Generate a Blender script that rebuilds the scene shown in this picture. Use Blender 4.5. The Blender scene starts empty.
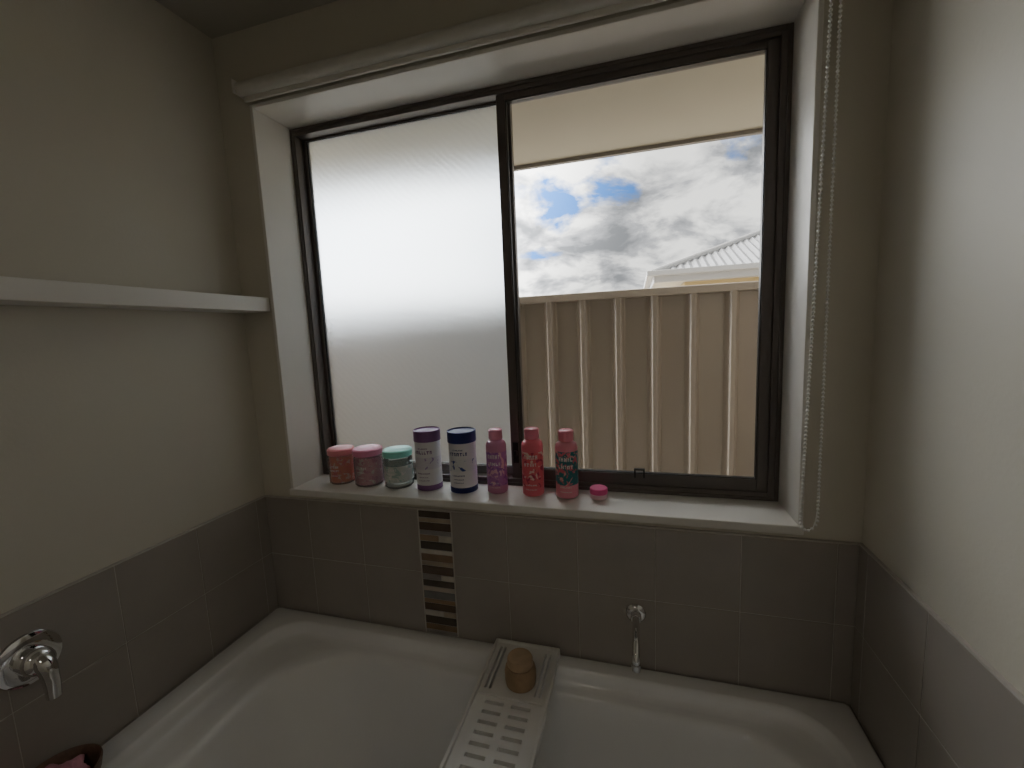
import bpy, bmesh, math, random
from mathutils import Vector, Matrix
random.seed(4)
S=bpy.context.scene
W=1.705; ZT=0.945; CZ=2.37; YB=-2.6
OX1,OX2,OZ1,OZ2=0.126,1.575,0.975,2.152

# ---------------- helpers ----------------
def mat(name,col,rough=.6,metal=0,noise=0,nscale=6,bump=0,bscale=200,spec=.5,trans=0,coat=0):
    m=bpy.data.materials.new(name); m.use_nodes=True
    nt=m.node_tree; b=nt.nodes['Principled BSDF']
    b.inputs['Base Color'].default_value=(*col,1); b.inputs['Roughness'].default_value=rough
    b.inputs['Metallic'].default_value=metal; b.inputs['Specular IOR Level'].default_value=spec
    b.inputs['Transmission Weight'].default_value=trans; b.inputs['Coat Weight'].default_value=coat
    tc=nt.nodes.new('ShaderNodeTexCoord')
    if noise:
        n=nt.nodes.new('ShaderNodeTexNoise'); n.inputs['Scale'].default_value=nscale; n.inputs['Detail'].default_value=4
        nt.links.new(tc.outputs['Object'],n.inputs['Vector'])
        r=nt.nodes.new('ShaderNodeValToRGB')
        r.color_ramp.elements[0].position=.3; r.color_ramp.elements[1].position=.7
        r.color_ramp.elements[0].color=(*[c*(1-noise) for c in col],1)
        r.color_ramp.elements[1].color=(*[min(1,c*(1+noise)) for c in col],1)
        nt.links.new(n.outputs['Fac'],r.inputs['Fac']); nt.links.new(r.outputs['Color'],b.inputs['Base Color'])
    if bump:
        n2=nt.nodes.new('ShaderNodeTexNoise'); n2.inputs['Scale'].default_value=bscale
        nt.links.new(tc.outputs['Object'],n2.inputs['Vector'])
        bp=nt.nodes.new('ShaderNodeBump'); bp.inputs['Strength'].default_value=bump; bp.inputs['Distance'].default_value=.002
        nt.links.new(n2.outputs['Fac'],bp.inputs['Height']); nt.links.new(bp.outputs['Normal'],b.inputs['Normal'])
    return m

def finish(name,bm,mats,smooth=False,bevel=0,parent=None,angle=35):
    me=bpy.data.meshes.new(name); bmesh.ops.recalc_face_normals(bm,faces=bm.faces[:]); bm.to_mesh(me); bm.free()
    o=bpy.data.objects.new(name,me); S.collection.objects.link(o)
    for m in (mats if isinstance(mats,(list,tuple)) else [mats]): me.materials.append(m)
    if smooth:
        for p in me.polygons: p.use_smooth=True
    if bevel:
        b=o.modifiers.new('bev','BEVEL'); b.width=bevel; b.segments=2; b.limit_method='ANGLE'; b.angle_limit=math.radians(40)
    if parent: o.parent=parent
    return o
def addbox(bm,a,b,mi=0):
    x0,y0,z0=[min(a[i],b[i]) for i in range(3)]; x1,y1,z1=[max(a[i],b[i]) for i in range(3)]
    v=[bm.verts.new(p) for p in [(x0,y0,z0),(x1,y0,z0),(x1,y1,z0),(x0,y1,z0),(x0,y0,z1),(x1,y0,z1),(x1,y1,z1),(x0,y1,z1)]]
    for q in [(0,3,2,1),(4,5,6,7),(0,1,5,4),(1,2,6,5),(2,3,7,6),(3,0,4,7)]:
        f=bm.faces.new([v[i] for i in q]); f.material_index=mi
def boxes(name,lst,mats,bevel=0,parent=None):
    bm=bmesh.new()
    for l in lst: addbox(bm,l[0],l[1],l[2] if len(l)>2 else 0)
    return finish(name,bm,mats,bevel=bevel,parent=parent)
def lathe(name,prof,mats,loc=(0,0,0),seg=48,parent=None,rot=None,sx=1,sy=1):
    bm=bmesh.new(); rings=[]
    for p in prof:
        r,z=p[0],p[1]
        if r<1e-6: rings.append([bm.verts.new((0,0,z))])
        else: rings.append([bm.verts.new((r*sx*math.cos(2*math.pi*i/seg),r*sy*math.sin(2*math.pi*i/seg),z)) for i in range(seg)])
    for k in range(len(rings)-1):
        A,B=rings[k],rings[k+1]; mi=prof[k][2] if len(prof[k])>2 else 0
        for i in range(seg):
            j=(i+1)%seg
            if len(A)==1 and len(B)==1: continue
            if len(A)==1: f=bm.faces.new([A[0],B[j],B[i]])
            elif len(B)==1: f=bm.faces.new([A[i],A[j],B[0]])
            else: f=bm.faces.new([A[i],A[j],B[j],B[i]])
            f.material_index=mi; f.smooth=True
    if rot is not None: bmesh.ops.transform(bm,matrix=rot,verts=bm.verts[:])
    bmesh.ops.translate(bm,vec=loc,verts=bm.verts[:])
    o=finish(name,bm,mats,parent=parent)
    e=o.modifiers.new('es','EDGE_SPLIT'); e.split_angle=math.radians(38)
    return o
def tube(name,pts,r,m,parent=None,res=12,radii=None,caps=True):
    cu=bpy.data.curves.new(name,'CURVE'); cu.dimensions='3D'; cu.bevel_depth=r; cu.bevel_resolution=6; cu.resolution_u=res; cu.use_fill_caps=caps
    sp=cu.splines.new('BEZIER'); sp.bezier_points.add(len(pts)-1)
    for i,p in enumerate(pts):
        b=sp.bezier_points[i]; b.co=p; b.handle_left_type=b.handle_right_type='AUTO'
        if radii: b.radius=radii[i]
    tmp=bpy.data.objects.new(name+'_c',cu); S.collection.objects.link(tmp)
    dg=bpy.context.evaluated_depsgraph_get(); me=bpy.data.meshes.new_from_object(tmp.evaluated_get(dg))
    bpy.data.objects.remove(tmp); me.name=name
    me.materials.clear(); me.materials.append(m)
    for p in me.polygons: p.use_smooth=True
    o=bpy.data.objects.new(name,me); S.collection.objects.link(o)
    if parent: o.parent=parent
    return o
def empty(name,loc=(0,0,0)):
    e=bpy.data.objects.new(name,None); S.collection.objects.link(e); e.empty_display_size=.05; return e

# ---------------- materials ----------------
M_wall=mat('paint_wall',(.67,.63,.535),.5,noise=.02,nscale=3,bump=.15,bscale=120,spec=.3)
M_ceil=mat('paint_ceiling',(.50,.475,.41),.8)
M_white=mat('paint_white_trim',(.81,.78,.72),.35,noise=.02)
M_tile=mat('tile_taupe',(.38,.343,.305),.22,noise=.05,nscale=5,bump=.05,bscale=40)
M_grout=mat('grout',(.52,.48,.43),.9,noise=.05,nscale=60)
M_floor=mat('floor_tile',(.35,.32,.3),.4,noise=.05)
M_alu=mat('aluminium_bronze',(.15,.13,.12),.38,metal=.35,noise=.05)
M_chrome=mat('chrome',(.82,.82,.83),.07,metal=1)
M_tub=mat('acrylic_white',(.93,.92,.90),.09,coat=.6,noise=.01)
M_black=mat('rubber_black',(.015,.015,.015),.4)

def glass_clear():
    m=bpy.data.materials.new('glass_clear'); m.use_nodes=True; nt=m.node_tree; nt.nodes.clear()
    o=nt.nodes.new('ShaderNodeOutputMaterial'); mx=nt.nodes.new('ShaderNodeMixShader'); t=nt.nodes.new('ShaderNodeBsdfTransparent')
    g=nt.nodes.new('ShaderNodeBsdfGlossy'); g.inputs['Roughness'].default_value=.02; t.inputs['Color'].default_value=(.95,.96,.95,1)
    fr=nt.nodes.new('ShaderNodeFresnel'); fr.inputs['IOR'].default_value=1.3
    nt.links.new(fr.outputs[0],mx.inputs[0]); nt.links.new(t.outputs[0],mx.inputs[1]); nt.links.new(g.outputs[0],mx.inputs[2]); nt.links.new(mx.outputs[0],o.inputs[0])
    return m
M_glass=glass_clear()
def glass_frost():
    m=bpy.data.materials.new('glass_frosted'); m.use_nodes=True; nt=m.node_tree; nt.nodes.clear()
    o=nt.nodes.new('ShaderNodeOutputMaterial'); mx=nt.nodes.new('ShaderNodeMixShader'); mx.inputs[0].default_value=.10
    rf=nt.nodes.new('ShaderNodeBsdfRefraction'); rf.inputs['IOR'].default_value=1.42; rf.inputs['Roughness'].default_value=.43; rf.inputs['Color'].default_value=(.90,.94,.955,1)
    tl=nt.nodes.new('ShaderNodeBsdfTranslucent'); tl.inputs['Color'].default_value=(.88,.91,.91,1)
    tc=nt.nodes.new('ShaderNodeTexCoord'); wv=nt.nodes.new('ShaderNodeTexWave'); wv.inputs['Scale'].default_value=24; wv.inputs['Distortion'].default_value=5; wv.inputs['Detail Scale'].default_value=.6
    wv.bands_direction='DIAGONAL'
    bp=nt.nodes.new('ShaderNodeBump'); bp.inputs['Strength'].default_value=.07; bp.inputs['Distance'].default_value=.003
    nt.links.new(tc.outputs['Object'],wv.inputs['Vector']); nt.links.new(wv.outputs['Fac'],bp.inputs['Height'])
    nt.links.new(bp.outputs[0],rf.inputs['Normal'])
    nt.links.new(rf.outputs[0],mx.inputs[1]); nt.links.new(tl.outputs[0],mx.inputs[2]); nt.links.new(mx.outputs[0],o.inputs[0])
    return m
M_frost=glass_frost()

# ---------------- room shell ----------------
boxes('wall_left',[((-.1,YB-.1,0),(0,.2,CZ))],M_wall)
boxes('wall_right',[((W,YB-.1,0),(W+.1,.2,CZ))],M_wall)
boxes('wall_front',[((0,YB-.1,0),(W,YB,CZ))],M_wall)
boxes('wall_back',[((0,0,0),(W,.2,OZ1-.017)),((0,0,OZ2+.0112),(W,.2,CZ)),((0,0,OZ1-.017),(OX1-.0112,.2,OZ2+.0112)),((OX2+.0112,0,OZ1-.017),(W,.2,OZ2+.0112))],M_wall)
boxes('ceiling',[((-.1,YB-.1,CZ),(W+.1,.2,CZ+.1))],M_ceil)
boxes('floor',[((-.1,YB-.1,-.1),(W+.1,.2,0))],M_floor)
cl=empty('added_fill_fixture')  # unseen fixture behind the camera, added to brighten the interior
def emis(name,col,st):
    m=bpy.data.materials.new(name); m.use_nodes=True; b=m.node_tree.nodes['Principled BSDF']; b.inputs['Base Color'].default_value=(.8,.8,.8,1)
    b.inputs['Emission Color'].default_value=(*col,1); b.inputs['Emission Strength'].default_value=st; return m
lathe('fill_base',[(0,-.02),(.17,-.02),(.175,-.018),(.175,0),(0,0)],M_white,loc=(.85,-1.95,CZ),parent=cl)
lathe('fill_diffuser',[(0,-.075),(.06,-.072),(.11,-.06),(.15,-.04),(.165,-.02)],emis('fill_glow',(1,.93,.85),.6),loc=(.85,-1.95,CZ),parent=cl)  # glowing dish of the added fill fixture
la=bpy.data.lights.new('fill_light','AREA'); la.shape='DISK'; la.size=.34; la.energy=1.5; la.color=(1,.92,.82)  # area light added as soft interior fill
lo=bpy.data.objects.new('fill_light',la); S.collection.objects.link(lo); lo.location=(.85,-1.95,CZ-.08); lo.parent=cl

# wall tiles
T=.2; G=.0018; TH=.008
def tiles(name,plane,spans,rows,mats=(M_grout,M_tile),bev=.0010):
    bm=bmesh.new()
    z0=rows[0][0]; z1=rows[-1][1]; a0=min(s[0] for s in spans); a1=max(s[1] for s in spans)
    ax,pos,sgn=plane
    def bx(a,b,za,zb,d0,d1,mi):
        if ax=='y': addbox(bm,(a,pos+sgn*d0,za),(b,pos+sgn*d1,zb),mi)
        else: addbox(bm,(pos+sgn*d0,a,za),(pos+sgn*d1,b,zb),mi)
    bx(a0,a1,z0,z1,0,TH-.0010,0)
    for s in spans:
        for r in rows: bx(s[0]+G/2,s[1]-G/2,r[0]+G/2,r[1]-G/2,.001,TH,1)
    return finish(name,bm,list(mats),bevel=bev)
rows=[(.345,.545),(.545,.745),(.745,ZT)]
def spans(lo,hi,anchor,t=T):
    e=[lo]; k=math.ceil((lo+1e-4-anchor)/t)
    while anchor+k*t<hi-1e-4: e.append(anchor+k*t); k+=1
    e.append(hi); return [(e[i],e[i+1]) for i in range(len(e)-1) if e[i+1]-e[i]>.004]
tiles('wall_tile_back',('y',0,-1),spans(TH,.578,.578-.6)+spans(.688,W-TH,1.056),rows)
tiles('wall_tile_left',('x',0,1),spans(-1.4,-.0,-.245),rows)
tiles('wall_tile_right',('x',W,-1),spans(-1.4,-.0,-.245),rows)
boxes('trim_tile_cap',[((0,-1.4,ZT),(TH,0,ZT+.004)),((W-TH,-1.4,ZT),(W,0,ZT+.004)),((0,-TH,ZT),(W,0,ZT+.004))],M_grout,bevel=.001)

# mosaic strip: stacked horizontal bars
mcols=[(.12,.08,.055),(.52,.46,.38),(.24,.16,.10),(.31,.29,.27),(.44,.36,.27),(.09,.07,.055),(.60,.56,.49),(.34,.23,.14),(.20,.19,.18)]
mm=[M_grout]+[mat('mosaic_%d'%i,c,.15,noise=.15,nscale=25) for i,c in enumerate(mcols)]
bm=bmesh.new(); addbox(bm,(.58,0,.545),(.686,-.006,ZT),0)
z=ZT-.002; k=0
seq=[(.022,[5]),(.014,[4]),(.026,[0]),(.014,[3]),(.020,[7,1]),(.026,[5]),(.014,[6]),(.024,[2]),(.014,[4]),(.028,[0]),(.018,[3,6]),(.022,[5]),(.014,[1]),(.026,[8]),(.014,[7]),(.024,[0]),(.018,[6,4]),(.026,[5]),(.020,[2]),(.016,[3])]
for h,cs in seq:
    zb=z-h
    if zb<.547: zb=.547
    x=.581; ws=[1.0] if len(cs)==1 else [.6,.4]
    for c,s in zip(cs,ws):
        w=.104*s; addbox(bm,(x+.0008,-.001,zb+.0008),(x+w-.0008,-.0085,z-.0008),1+c); x+=w
    z=zb
    if z<=.549: break
finish('mosaic_tile_strip',bm,mm,bevel=.0008)

# ---------------- window ----------------
win=empty('window_1')
boxes('reveal_lining',[((OX1-.011,-.004,OZ1-.016),(OX1,.145,OZ2+.011)),((OX2,-.004,OZ1-.016),(OX2+.011,.145,OZ2+.011)),
  ((OX1,-.004,OZ2),(OX2,.145,OZ2+.011))],M_white,bevel=.002,parent=win)
boxes('sill_board',[((OX1-.011,-.012,OZ1-.016),(OX2+.011,.15,OZ1+.006))],M_white,bevel=.003,parent=win)
SZ=OZ1+.006
FY=.140
fx1,fx2,fz1,fz2=OX1+.001,OX2-.001,SZ,2.150
def frame(x0,x1,z0,z1,w,y0,y1,wt=None,wb=None,wr=None):
    wt=wt or w; wb=wb or w; wr=wr or w
    return [((x0,y0,z0),(x0+w,y1,z1)),((x1-wr,y0,z0),(x1,y1,z1)),((x0+w,y0,z1-wt),(x1-wr,y1,z1)),((x0+w,y0,z0),(x1-wr,y1,z0+wb))]
boxes('outer_frame',frame(fx1,fx2,fz1,fz2,.014,FY,FY+.07,wt=.020,wb=.022,wr=.024)+frame(fx1-.0005,fx2+.0005,fz1,fz2+.001,.010,FY-.004,FY+.004,wb=.010),M_alu,bevel=.0015,parent=win)
boxes('frosted_sash_frame',frame(fx1+.011,.868,fz1+.018,fz2-.014,.014,FY+.036,FY+.058,wr=.03,wt=.010,wb=.03),M_alu,bevel=.0015,parent=win)
boxes('clear_sash_frame',frame(.834,fx2-.022,fz1+.018,fz2-.016,.026,FY+.008,FY+.032,wt=.020,wb=.036,wr=.028),M_alu,bevel=.0015,parent=win)
boxes('sash_gasket',frame(fx1+.024,.839,fz1+.047,fz2-.023,.003,FY+.040,FY+.054)+frame(.859,fx2-.049,fz1+.053,fz2-.035,.003,FY+.012,FY+.028),M_black,parent=win)
boxes('frosted_glass',[((fx1+.024,FY+.045,fz1+.046),(.840,FY+.049,fz2-.022))],M_frost,parent=win)
boxes('clear_glass',[((.858,FY+.018,fz1+.052),(fx2-.048,FY+.022,fz2-.034))],M_glass,parent=win)
boxes('sash_latch',[((.844,FY-.006,fz1+.075),(.862,FY+.008,fz1+.14)),((.848,FY-.014,fz1+.10),(.858,FY-.004,fz1+.115)),
  ((1.205,FY-.002,fz1+.045),(1.210,FY+.009,fz1+.070)),((1.230,FY-.002,fz1+.045),(1.235,FY+.009,fz1+.070)),((1.205,FY-.002,fz1+.067),(1.235,FY+.009,fz1+.072))],M_black,bevel=.001,parent=win)
boxes('outer_sill_track',[((OX1-.01,.15,OZ1-.017),(OX2+.01,.24,OZ1))],M_alu,parent=win)

# ---------------- roller blind ----------------
rb=empty('roller_blind')
M_blind=mat('blind_fabric',(.70,.68,.62),.7,noise=.03,nscale=50,bump=.2,bscale=400)
rotx=Matrix.Rotation(math.pi/2,4,'Y')
bx0,bx1,bz,by=.112,1.572,2.192,-.030
lathe('rolled_fabric',[(0,0),(.017,0),(.018,.001),(.018,bx1-bx0-.001),(.017,bx1-bx0),(0,bx1-bx0)],M_blind,loc=(bx0,by,bz),parent=rb,rot=rotx)
boxes('bottom_rail',[((bx0+.004,by+.006,bz-.031),(bx1-.004,by+.015,bz-.012))],M_white,bevel=.004,parent=rb)
boxes('fixing_bracket',[((bx0-.006,-.050,bz-.016),(bx0-.003,0,bz+.022)),((bx1+.003,-.050,bz-.016),(bx1+.006,0,bz+.022)),((bx0-.02,-.003,bz-.01),(bx0-.003,0,bz+.02))],M_white,bevel=.001,parent=rb)
lathe('end_pin',[(0,0),(.006,0),(.006,.02),(0,.02)],M_white,loc=(bx0-.018,by,bz),parent=rb,rot=rotx)
lathe('chain_drive',[(0,0),(.018,0),(.020,.004),(.020,.016),(.018,.02),(0,.02)],M_white,loc=(bx1,by,bz),parent=rb,rot=rotx)
bm=bmesh.new()
xc=1.588; zb=.985
def chainpt(s):
    L=bz-zb-.014
    if s<L: return (xc-.006-.018*min(1,s/L)**1.3,by-.020,bz-s)
    s-=L
    arc=math.pi*.014
    if s<arc:
        a=s/.014; return (xc-.024+.042*(a/math.pi),by-.020+.024*(a/math.pi),bz-L-.014*math.sin(a))
    s-=arc
    return (xc+.018,by+.004,bz-L+s)
Ltot=2*(bz-zb-.014)+math.pi*.014; sp=.0092; s=0
while s<Ltot:
    bmesh.ops.create_icosphere(bm,subdivisions=1,radius=.0037,matrix=Matrix.Translation(chainpt(s))); s+=sp
M_bead=mat('bead_white',(.92,.91,.88),.25,noise=.01)
finish('bead_chain',bm,M_bead,smooth=True,parent=rb)
tube('chain_cord',[chainpt(Ltot*i/40) for i in range(40)],.0012,M_bead,parent=rb,res=4)

# ---------------- shelf ----------------
boxes('wall_shelf',[((.0005,-1.15,1.557),(.108,-.001,1.600))],M_white,bevel=.0015)

# ---------------- bathtub ----------------
def rrect(x0,x1,y0,y1,r,z,nc=10,ns=14):
    pts=[]
    cs=[(x1-r,y1-r,0),(x0+r,y1-r,90),(x0+r,y0+r,180),(x1-r,y0+r,270)]
    for ci,(cx,cy,a0) in enumerate(cs):
        for i in range(nc+1):
            a=math.radians(a0+90*i/nc); pts.append((cx+r*math.cos(a),cy+r*math.sin(a),z))
        nx=cs[(ci+1)%4]; a=math.radians(a0+90); p0=(cx+r*math.cos(a),cy+r*math.sin(a)); a=math.radians(nx[2]); p1=(nx[0]+r*math.cos(a),nx[1]+r*math.sin(a))
        for i in range(1,ns): t=i/ns; pts.append((p0[0]*(1-t)+p1[0]*t,p0[1]*(1-t)+p1[1]*t,z))
    return pts
R=.550
ring=[(.012,1.693,-.80,-.009,.012,.36),(.012,1.693,-.80,-.009,.012,R-.006),(.014,1.691,-.798,-.011,.012,R-.002),(.018,1.687,-.794,-.015,.012,R),
 (.078,1.640,-.745,-.050,.11,R),(.082,1.637,-.742,-.053,.108,R-.001),(.087,1.633,-.738,-.057,.105,R-.006),
 (.091,1.630,-.735,-.060,.103,R-.018),(.094,1.627,-.732,-.063,.103,R-.028),(.100,1.623,-.728,-.067,.105,R-.035),
 (.130,1.612,-.718,-.078,.13,R-.040),(.165,1.603,-.708,-.088,.17,R-.043),(.185,1.597,-.702,-.094,.19,R-.047),(.200,1.592,-.697,-.099,.205,R-.060),
 (.213,1.588,-.692,-.103,.21,R-.085),(.235,1.583,-.686,-.108,.22,R-.13),(.265,1.578,-.680,-.113,.225,R-.18),(.31,1.57,-.675,-.118,.23,R-.24),
 (.375,1.555,-.66,-.132,.23,R-.31),(.43,1.535,-.64,-.15,.22,R-.355),(.49,1.50,-.61,-.18,.2,R-.385),(.57,1.44,-.56,-.23,.15,R-.398),(.75,1.2,-.46,-.34,.05,R-.402)]
bm=bmesh.new(); rr=[]
for a in ring: rr.append([bm.verts.new(p) for p in rrect(*a)])
for k in range(len(rr)-1):
    n=len(rr[k])
    for i in range(n):
        j=(i+1)%n; bm.faces.new([rr[k][i],rr[k][j],rr[k+1][j],rr[k+1][i]])
bm.faces.new(rr[-1])
bt=empty('bathtub')
finish('tub_shell',bm,M_tub,smooth=True,parent=bt)
bmx=bmesh.new(); addbox(bmx,(.008,-.79,0),(W-.008,-.775,.36)); finish('apron_panel',bmx,M_tile,parent=bt)
lathe('waste',[(0,.004),(.028,.004),(.032,.002),(.033,0)],M_chrome,loc=(1.0,-.4,R-.402),parent=bt)

# ---------------- bath caddy ----------------
M_cad=mat('plastic_white',(.84,.82,.78),.3,noise=.01)
cz=.556; cx0,cx1,cy1,cy0=.816,1.000,-.018,-.785
bm=bmesh.new()
xs=[0,.018,.024,.030,.036,.082,.102,.148,.154,.160,.166,.184]
ys=[0,.020,.165,.200]; rowsl=[]
while ys[-1]<.70:
    ys.append(ys[-1]+.009); rowsl.append(len(ys)-2); ys.append(ys[-1]+.018)
ys.append(.767)
def hole(i,j):
    if j==1: return i in (1,3,7,9)
    if j in rowsl: return i in (4,6)
    return False
V={}
def gv(i,j):
    if (i,j) not in V: V[(i,j)]=bm.verts.new((cx0+xs[i],cy1-ys[j],cz+.010))
    return V[(i,j)]
for i in range(len(xs)-1):
    for j in range(len(ys)-1):
        if not hole(i,j): bm.faces.new([gv(i,j),gv(i+1,j),gv(i+1,j+1),gv(i,j+1)])
cad=empty('bath_caddy')
bmesh.ops.recalc_face_normals(bm,faces=bm.faces[:])
if bm.faces[:][0].normal.z<0: bmesh.ops.reverse_faces(bm,faces=bm.faces[:])
ret=bmesh.ops.extrude_face_region(bm,geom=bm.faces[:])
bmesh.ops.translate(bm,vec=(0,0,-.015),verts=[g for g in ret['geom'] if isinstance(g,bmesh.types.BMVert)])
o=finish('slatted_deck',bm,M_cad,parent=cad,bevel=.0008)
boxes('raised_edge',[((cx0-.002,cy0,cz-.004),(cx0+.006,cy1,cz+.018)),((cx1-.006,cy0,cz-.004),(cx1+.002,cy1,cz+.018)),((cx0,cy1-.006,cz-.004),(cx1,cy1+.001,cz+.018)),((cx0,cy0,cz-.004),(cx1,cy0+.006,cz+.018)),
  ((cx0+.01,cy1-.188,cz+.006),(cx1-.01,cy1-.183,cz+.015))],M_cad,bevel=.002,parent=cad)
M_wood=mat('wood_bamboo',(.42,.29,.17),.5,noise=.25,nscale=18)
M_wood2=mat('wood_lid',(.52,.37,.23),.45,noise=.15,nscale=22)
wj=empty('wooden_jar')
lathe('jar_body',[(0,0),(.034,0),(.038,.003),(.040,.018),(.0400,.036),(.038,.046),(.034,.052),(0,.052)],M_wood,loc=(.922,-.148,cz+.0105),parent=wj)
lathe('jar_lid',[(0,0),(.0315,0),(.0330,.002),(.0325,.016),(.030,.0205),(0,.0210)],M_wood2,loc=(.922,-.148,cz+.0625),parent=wj)

# ---------------- bath spout ----------------
spt=empty('bath_spout')
roty=Matrix.Rotation(math.pi/2,4,'X')
sx,sz=1.207,.706
lathe('wall_flange',[(0,0),(.025,0),(.026,.003),(.023,.008),(.017,.011),(0,.011)],M_chrome,loc=(sx,-TH,sz),parent=spt,rot=roty)
lathe('spout_collar',[(0,0),(.014,0),(.014,.016),(.012,.02),(0,.02)],M_chrome,loc=(sx,-TH-.010,sz),parent=spt,rot=roty)
tube('spout_pipe',[(sx,-.02,sz),(sx,-.05,sz+.003),(sx,-.085,sz-.006),(sx,-.115,sz-.020),(sx,-.130,sz-.038),(sx,-.132,sz-.052)],.009,M_chrome,parent=spt)
lathe('aerator',[(0,-.014),(.009,-.014),(.011,-.012),(.0115,0),(.010,.004),(0,.004)],M_chrome,loc=(sx,-.132,sz-.050),parent=spt)

# ---------------- wall mixer ----------------
mx=empty('bath_mixer_tap')
rl=Matrix.Rotation(math.pi/2,4,'Y')
my,mz=-.612,.838
lathe('wall_plate',[(0,0),(.052,0),(.054,.003),(.052,.007),(.045,.010),(.032,.012),(0,.012)],M_chrome,loc=(TH,my,mz),parent=mx,rot=rl)
lathe('mixer_body',[(0,0),(.027,0),(.027,.022),(.025,.032),(.016,.040),(0,.043)],M_chrome,loc=(TH+.010,my,mz),parent=mx,rot=rl)
tube('lever_handle',[(TH+.036,my,mz+.008),(TH+.050,my+.002,mz-.004),(TH+.056,my+.004,mz-.034),(TH+.056,my+.004,mz-.076)],.010,M_chrome,parent=mx,radii=[1.6,1.7,1.4,1.2])

# ---------------- toiletries ----------------
def pat(name,base,cols,scale,thr=.5,rough=.35,tex='noise'):
    m=bpy.data.materials.new(name); m.use_nodes=True; nt=m.node_tree; b=nt.nodes['Principled BSDF']; b.inputs['Roughness'].default_value=rough
    tc=nt.nodes.new('ShaderNodeTexCoord'); prev=None
    for k,c in enumerate(cols):
        n=nt.nodes.new('ShaderNodeTexNoise'); n.inputs['Detail'].default_value=2; n.inputs['Distortion'].default_value=1.5
        n.inputs['Scale'].default_value=scale*(1+.35*k)
        mp=nt.nodes.new('ShaderNodeMapping'); mp.inputs['Location'].default_value=(k*3.1,k*1.7,k*.9)
        nt.links.new(tc.outputs['Object'],mp.inputs[0]); nt.links.new(mp.outputs[0],n.inputs['Vector'])
        r=nt.nodes.new('ShaderNodeValToRGB'); r.color_ramp.elements[0].position=thr; r.color_ramp.elements[1].position=thr+.03
        nt.links.new(n.outputs[0],r.inputs[0])
        mxn=nt.nodes.new('ShaderNodeMix'); mxn.data_type='RGBA'
        nt.links.new(r.outputs[0],mxn.inputs[0])
        if prev is None: mxn.inputs[6].default_value=(*base,1)
        else: nt.links.new(prev,mxn.inputs[6])
        mxn.inputs[7].default_value=(*c,1); prev=mxn.outputs[2]
    nt.links.new(prev,b.inputs['Base Color']); return m
YJ=.087; J0=SZ+.0003
def thin(name,col,f):
    m=glass_clear(); m.name=name; nt=m.node_tree
    d=nt.nodes.new('ShaderNodeBsdfDiffuse'); d.inputs['Color'].default_value=(*col,1)
    mxs=nt.nodes.new('ShaderNodeMixShader'); mxs.inputs[0].default_value=f
    out=[n for n in nt.nodes if n.type=='OUTPUT_MATERIAL'][0]; old=[n for n in nt.nodes if n.type=='MIX_SHADER' and n!=mxs][0]
    nt.links.new(old.outputs[0],mxs.inputs[1]); nt.links.new(d.outputs[0],mxs.inputs[2]); nt.links.new(mxs.outputs[0],out.inputs[0]); return m
M_jarg=thin('jar_glass',(.75,.85,.85),.22)
M_ink=mat('label_ink_white',(.85,.80,.78),.5,noise=.02)
def lettering(name,x,y,r,rowsz,ink,parent,seed):
    rg=random.Random(seed); bm=bmesh.new()
    for zz,w,hh,lw in rowsz:
        xx=-w/2
        while xx<w/2:
            ww=rg.uniform(.6,1.3)*lw; rr_=r+.0006; a0=xx/r; a1=(xx+ww)/r
            for (b0,b1,c0,c1) in rg.choice([[(0,1,0,.3),(0,.35,0,1)],[(0,.35,0,1),(.65,1,0,1),(0,1,.4,.65)],[(0,1,.7,1),(.3,.65,0,1)],[(0,.35,0,1),(0,1,.7,1),(.65,1,0,1)]]):
                aa=a0+(a1-a0)*b0; ab=a0+(a1-a0)*b1
                vs=[bm.verts.new((x+rr_*math.sin(a),y-rr_*math.cos(a),J0+zz+hh*c)) for a,c in [(aa,c0),(ab,c0),(ab,c1),(aa,c1)]]
                bm.faces.new(vs)
            xx+=ww+lw*.45
    return finish(name,bm,ink,parent=parent)
def jar(name,x,r,h,cont,lid,ch,label=None,lh=.022,ink=None,seed=1):
    e=empty(name)
    lathe('jar_wall',[(0,0),(r-.004,0),(r,.004),(r,h-lh-.010),(r-.004,h-lh-.003),(r-.006,h-lh),(r-.006,h-lh+.008)],M_jarg,loc=(x,YJ,J0),parent=e)
    lathe('jar_contents',[(0,.004),(r-.007,.004),(r-.0045,.007),(r-.0045,ch),(r-.012,ch+.003),(0,ch+.004)],cont,loc=(x,YJ,J0),parent=e)
    if label: lathe('jar_label',[(r+.0004,h*.18),(r+.0004,h*.60)],label,loc=(x,YJ,J0),parent=e)
    lathe('jar_lid',[(0,h-lh),(r-.001,h-lh),(r+.001,h-lh+.002),(r+.001,h-.004),(r-.002,h-.001),(r-.006,h),(r-.008,h-.001),(0,h-.001)],lid,loc=(x,YJ,J0),parent=e)
    if ink: lettering('jar_lettering',x,YJ,r,[(h*.48,.035,.008,.005),(h*.38,.028,.006,.0035),(h*.25,.022,.003,.002)],ink,e,seed)
    return e
M_pinklid=mat('lid_pink',(.88,.30,.46),.3,noise=.02); M_mint=mat('lid_mint',(.30,.78,.68),.3,noise=.02)
M_corlid=mat('lid_coral',(.92,.33,.36),.3,noise=.02)
M_cor=pat('label_coral',(1.0,.26,.14),[(1.0,.62,.46),(.95,.16,.18)],38,.58)
M_pk=pat('label_pink',(.90,.38,.48),[(.94,.72,.72),(.78,.22,.38)],38,.58)
M_grn=pat('label_clear_floral',(.66,.70,.66),[(.42,.56,.52),(.80,.78,.75)],30,.56)
jar('bath_salt_jar',.250,.0425,.118,M_cor,M_corlid,.090,ink=M_ink,seed=2)
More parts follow.
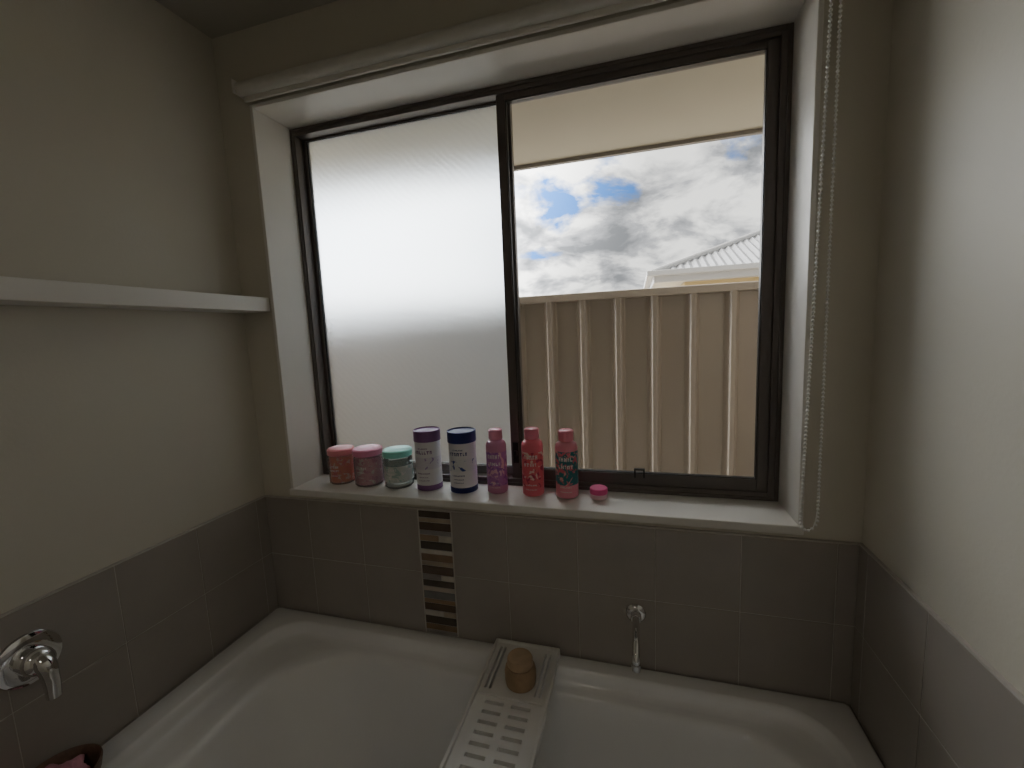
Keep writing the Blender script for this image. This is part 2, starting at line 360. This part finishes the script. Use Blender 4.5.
jar('bath_salt_jar.001',.355,.047,.121,M_pk,M_pinklid,.090,ink=M_ink,seed=3)
jar('glass_storage_jar',.467,.046,.121,mat('jar_residue',(.60,.59,.55),.6,noise=.1),M_mint,.014,label=M_grn,ink=M_ink,seed=5)
M_purp=mat('tube_purple',(.23,.10,.27),.4,noise=.05); M_navy=mat('tube_navy',(.018,.03,.18),.4,noise=.05)
M_lab1=pat('label_lilac_art',(.74,.70,.76),[(.42,.30,.54)],40,.60); M_lab2=pat('label_navy_art',(.76,.76,.78),[(.05,.09,.32)],34,.60)
M_paper=mat('paper_white',(.82,.80,.82),.5,noise=.02)
def ctube(name,x,r,h,lid,art,seed):
    e=empty(name)
    lathe('tube_body',[(0,0,0),(r,0,0),(r,h*.09,1),(r,h*.36,2),(r,h*.56,1),(r,h-.03,1),(r,h-.024,1)],[lid,M_paper,art],loc=(x,YJ,J0),parent=e)
    lathe('tube_lid',[(r+.001,h-.034),(r+.0016,h-.034),(r+.0016,h-.001),(r-.001,h),(r-.003,h-.004),(0,h-.004)],lid,loc=(x,YJ,J0),parent=e)
    lettering('tube_lettering',x,YJ,r,[(.70*h,.028,.004,.003),(.62*h,.052,.010,.006),(.28*h,.040,.004,.003),(.22*h,.030,.003,.002),(.165*h,.034,.003,.002)],lid,e,seed)
    return e
ctube('cardboard_canister',.577,.0405,.188,M_purp,M_lab1,3)
ctube('cardboard_canister.001',.695,.0425,.188,M_navy,M_lab2,8)
M_cap1=mat('cap_mauve',(.82,.32,.46),.3,noise=.02); M_cap2=mat('cap_pink',(.92,.28,.38),.3,noise=.02); M_cap3=mat('cap_rose',(.90,.27,.36),.3,noise=.02)
M_b1=mat('bottle_mauve',(.66,.28,.46),.3,noise=.04); M_b2=mat('bottle_red',(.86,.18,.24),.3,noise=.04); M_b3=mat('bottle_rose',(.86,.30,.38),.3,noise=.04)
M_l1=pat('label_mauve',(.54,.20,.52),[(.84,.52,.62),(.36,.11,.46)],30,.56); M_l2=pat('label_red',(.86,.16,.20),[(.92,.68,.62),(.60,.05,.12)],32,.57); M_l3=pat('label_teal',(.03,.22,.24),[(.84,.40,.40),(.74,.16,.22)],30,.57)
def bottle(name,x,r,h,mb,ml,mc,l0=.16,l1=.80,seed=1):
    e=empty(name); b=h-.034
    lathe('bottle_body',[(0,0,0),(r-.004,0,0),(r,.004,0),(r,b*l0,1),(r,b*l1,0),(r,b-.016,0),(r-.003,b-.007,0),(r-.009,b-.001,0),(r-.014,b+.001,0),(r-.014,b+.006,0),(0,b+.006,0)],[mb,ml],loc=(x,YJ,J0),parent=e)
    lathe('bottle_cap',[(0,b+.003),(r-.0115,b+.003),(r-.010,b+.005),(r-.0105,h-.004),(r-.013,h-.001),(r-.016,h),(0,h)],mc,loc=(x,YJ,J0),parent=e)
    lettering('bottle_lettering',x,YJ,r,[(b*.68,.036,.012,.006),(b*.55,.038,.010,.006),(b*.20,.030,.004,.003),(b*.12,.034,.003,.002)],M_ink,e,seed)
bottle('lotion_bottle',.805,.031,.194,M_b1,M_l1,M_cap1,seed=11)
bottle('lotion_bottle.001',.917,.0320,.199,M_b2,M_l2,M_cap2,seed=12)
bottle('lotion_bottle.002',1.018,.0325,.196,M_b3,M_l3,M_cap3,.25,.85,seed=13)
pp=empty('cosmetic_pot')
lathe('pot_base',[(0,0),(.021,0),(.024,.003),(.024,.014),(.022,.015),(0,.015)],mat('pot_pale',(.86,.56,.62),.3,noise=.02),loc=(1.108,YJ-.003,J0),parent=pp)
lathe('pot_lid',[(0,.015),(.0245,.015),(.025,.017),(.025,.029),(.023,.031),(0,.0315)],mat('pot_lid_pink',(.86,.10,.32),.3,noise=.02),loc=(1.108,YJ-.003,J0),parent=pp)

# ---------------- bowl with pink washcloth ----------------
M_brown=mat('basket_brown',(.18,.11,.08),.45,noise=.3,nscale=60)
M_pinkt=mat('towel_pink',(.66,.30,.36),.95,noise=.2,nscale=30,bump=1,bscale=300)
bk=empty('storage_bowl')
bc=(.082,-.632)
lathe('bowl_shell',[(0,0),(.038,0),(.053,.012),(.063,.040),(.067,.060),(.064,.062),(.061,.058),(.057,.040),(.048,.016),(0,.008)],M_brown,loc=(bc[0],bc[1],R+.0005),parent=bk)
bm=bmesh.new(); bmesh.ops.create_uvsphere(bm,u_segments=48,v_segments=24,radius=1)
for v in bm.verts:
    c=v.co.copy(); n=.12*math.sin(7*c.x+3*c.y)+.10*math.sin(9*c.y-4*c.z+1)+.06*math.sin(15*c.x+11*c.z)
    v.co=Vector((c.x*.048*(1+n),c.y*.048*(1+n),c.z*.022*(1+n)))
bmesh.ops.translate(bm,vec=(bc[0]-.006,bc[1]-.006,R+.042),verts=bm.verts[:])
finish('folded_washcloth',bm,M_pinkt,smooth=True,parent=bk)

# ---------------- outside ----------------
M_fence=mat('colorbond_beige',(.44,.385,.33),.34,noise=.02,nscale=2,spec=.6)
M_ground=mat('ground_gravel',(.42,.38,.33),.95,noise=.3,nscale=30)
boxes('ground',[((-14,.2,-.25),(16,20,-.15))],M_ground)
fe=empty('fence')
FYY=1.0; p=.1645; ph=.809-p*20
bm=bmesh.new(); prof=[]
for k in range(56):
    x=ph+k*p
    prof+= [(x-.038,0),(x-.032,-.004),(x-.018,-.040),(x-.011,-.047),(x+.007,-.047),(x+.014,-.040),(x+.024,-.004),(x+.030,0)]
vb=[bm.verts.new((x,FYY+.03+y,-.15)) for x,y in prof]; vt=[bm.verts.new((x,FYY+.03+y,1.60)) for x,y in prof]
for i in range(len(prof)-1): bm.faces.new([vb[i],vb[i+1],vt[i+1],vt[i]])
o=finish('fence_sheet',bm,M_fence,parent=fe); so=o.modifiers.new('s','SOLIDIFY'); so.thickness=.002
boxes('fence_top_rail',[((ph,FYY-.018,1.598),(ph+55*p,FYY+.045,1.634))],mat('colorbond_cap',(.52,.465,.41),.4,noise=.02),bevel=.004,parent=fe)
M_sof=mat('soffit_cream',(.54,.50,.39),.7,noise=.02)
boxes('eave',[((-3,.2,2.2),(5,.86,2.215),0),((-3,.85,2.185),(5,.872,2.36),1),((-3,.2,2.40),(5,.885,2.42),1)],[M_sof,mat('fascia_dark',(.25,.23,.21),.5,noise=.05)])
M_brick=mat('brick_cream',(.5,.43,.34),.9,noise=.2,nscale=20)
boxes('wall_exterior',[((-3,.1,-.15),(-.1,.2,2.4)),((W+.1,.1,-.15),(5,.2,2.4))],M_brick)
nh=empty('neighbour_house')
M_roof=mat('roof_metal_white',(.36,.36,.365),.4,noise=.02); M_yel=mat('render_cream',(.55,.42,.20),.7,noise=.05); M_gut=mat('gutter_white',(.46,.455,.44),.4,noise=.02)
ex,ey,ez=1.50,6.0,2.26
boxes('house_walls',[((ex+.5,ey+.5,-.15),(10,13,ez-.02))],M_yel,parent=nh)
boxes('eave_lining',[((ex+.03,ey+.03,ez-.10),(10.4,13.5,ez-.08))],M_gut,parent=nh)
boxes('gutter',[((ex-.10,ey-.10,ez-.03),(10.5,ey+.02,ez+.05)),((ex-.10,ey,ez-.03),(ex+.02,13.5,ez+.05)),((ex,ey+.005,ez-.13),(10.5,ey+.03,ez)),((ex,ey,ez-.13),(ex+.03,13.5,ez))],M_gut,bevel=.01,parent=nh)
bm=bmesh.new()
def corr(bm,A,B,Ctop,Dtop,n):
    A,B,Ctop,Dtop=map(Vector,(A,B,Ctop,Dtop)); nrm=(B-A).cross(Ctop-A).normalized()
    if nrm.z<0: nrm=-nrm
    prev=None
    for i in range(n+1):
        t=i/n; e=A.lerp(B,t)
        slope=((Ctop-A)-(B-A).normalized()*((Ctop-A).dot((B-A).normalized())))
        la=(Ctop-A).dot((B-A).normalized()); lb=(B-A).length-(B-Dtop).dot((B-A).normalized()); s=t*(B-A).length
        k=1.0
        if s<la: k=s/la
        elif s>lb: k=max(0,((B-A).length-s)/((B-A).length-lb))
        off=nrm*(.03 if i%2 else 0)
        cur=(bm.verts.new(e+off),bm.verts.new(e+slope*k+off))
        if prev: 
            try: bm.faces.new([prev[0],cur[0],cur[1],prev[1]])
            except Exception: pass
        prev=cur
az=ez+1.44
corr(bm,(ex,ey,ez),(ex+9,ey,ez),(ex+3.5,ey+3.5,az),(ex+5.5,ey+3.5,az),150)
corr(bm,(ex,ey,ez),(ex,ey+7,ez),(ex+3.5,ey+3.5,az),(ex+3.5,ey+3.5,az),116)
finish('hip_roof',bm,M_roof,parent=nh)
tube('hip_capping',[(ex,ey,ez+.03),(ex+1.75,ey+1.75,(ez+az)/2+.03),(ex+3.5,ey+3.5,az+.03)],.05,M_gut,parent=nh)

# ---------------- world ----------------
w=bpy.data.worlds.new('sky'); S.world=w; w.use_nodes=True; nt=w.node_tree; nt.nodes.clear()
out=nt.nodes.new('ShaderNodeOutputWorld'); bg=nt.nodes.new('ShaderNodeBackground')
tc=nt.nodes.new('ShaderNodeTexCoord'); sep=nt.nodes.new('ShaderNodeSeparateXYZ'); nt.links.new(tc.outputs['Generated'],sep.inputs[0])
ad=nt.nodes.new('ShaderNodeMath'); ad.operation='ADD'; ad.inputs[1].default_value=.35; nt.links.new(sep.outputs[2],ad.inputs[0])
mxm=nt.nodes.new('ShaderNodeMath'); mxm.operation='MAXIMUM'; mxm.inputs[1].default_value=.05; nt.links.new(ad.outputs[0],mxm.inputs[0])
cmb=nt.nodes.new('ShaderNodeCombineXYZ')
for i in (0,1):
    d=nt.nodes.new('ShaderNodeMath'); d.operation='DIVIDE'; nt.links.new(sep.outputs[i],d.inputs[0]); nt.links.new(mxm.outputs[0],d.inputs[1]); nt.links.new(d.outputs[0],cmb.inputs[i])
def noise(sc,det,dist,off):
    mp=nt.nodes.new('ShaderNodeMapping'); mp.inputs['Location'].default_value=off; nt.links.new(cmb.outputs[0],mp.inputs[0])
    n=nt.nodes.new('ShaderNodeTexNoise'); n.inputs['Scale'].default_value=sc; n.inputs['Detail'].default_value=det; n.inputs['Distortion'].default_value=dist; n.inputs['Roughness'].default_value=.57
    nt.links.new(mp.outputs[0],n.inputs['Vector']); return n
n1=noise(2.4,8,.2,(3.79,1.24,0)); n2=noise(3.9,9,.25,(5.1,2.4,1))
r1=nt.nodes.new('ShaderNodeValToRGB'); r1.color_ramp.elements[0].position=.34; r1.color_ramp.elements[1].position=.41; nt.links.new(n1.outputs[0],r1.inputs[0])
r2=nt.nodes.new('ShaderNodeValToRGB'); r2.color_ramp.elements[0].position=.38; r2.color_ramp.elements[0].color=(.20,.205,.22,1); r2.color_ramp.elements[1].position=.57; r2.color_ramp.elements[1].color=(1.0,.98,.95,1)
e2=r2.color_ramp.elements.new(.47); e2.color=(.42,.42,.44,1)
nt.links.new(n2.outputs[0],r2.inputs[0])
mix=nt.nodes.new('ShaderNodeMix'); mix.data_type='RGBA'; nt.links.new(r1.outputs[0],mix.inputs[0]); mix.inputs[6].default_value=(.06,.18,.50,1); nt.links.new(r2.outputs[0],mix.inputs[7])
nt.links.new(mix.outputs[2],bg.inputs['Color'])
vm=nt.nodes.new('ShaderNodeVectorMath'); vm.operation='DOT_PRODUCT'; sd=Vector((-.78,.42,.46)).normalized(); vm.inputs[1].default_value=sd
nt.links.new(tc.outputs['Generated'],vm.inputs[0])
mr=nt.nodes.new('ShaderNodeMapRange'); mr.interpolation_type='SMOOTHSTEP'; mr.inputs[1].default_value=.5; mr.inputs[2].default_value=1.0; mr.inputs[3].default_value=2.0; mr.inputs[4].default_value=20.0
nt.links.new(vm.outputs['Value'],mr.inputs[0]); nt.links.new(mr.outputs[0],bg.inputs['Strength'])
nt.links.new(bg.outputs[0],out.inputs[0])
sun=bpy.data.lights.new('sun','SUN'); sun.energy=3.5; sun.angle=math.radians(1.0); sun.color=(1,.95,.88)
so=bpy.data.objects.new('sun',sun); S.collection.objects.link(so); so.location=(-4,0,8)
so.rotation_euler=Vector((.60,.022,-.80)).to_track_quat('-Z','Y').to_euler()

# ---------------- camera ----------------
cam=bpy.data.cameras.new('camera'); co=bpy.data.objects.new('camera',cam); S.collection.objects.link(co)
r=Vector((.9607,.2743,-.0428)); u=Vector((.008,.1267,.9919)); f=Vector((-.2775,.9533,-.1195))
f.normalize(); r=(r-f*r.dot(f)).normalized(); u=r.cross(f)
co.matrix_world=Matrix(((r.x,u.x,-f.x,1.2096),(r.y,u.y,-f.y,-1.1),(r.z,u.z,-f.z,1.4584),(0,0,0,1)))
cam.sensor_width=36; cam.lens=425.6/1024*36; cam.clip_start=.01
S.camera=co
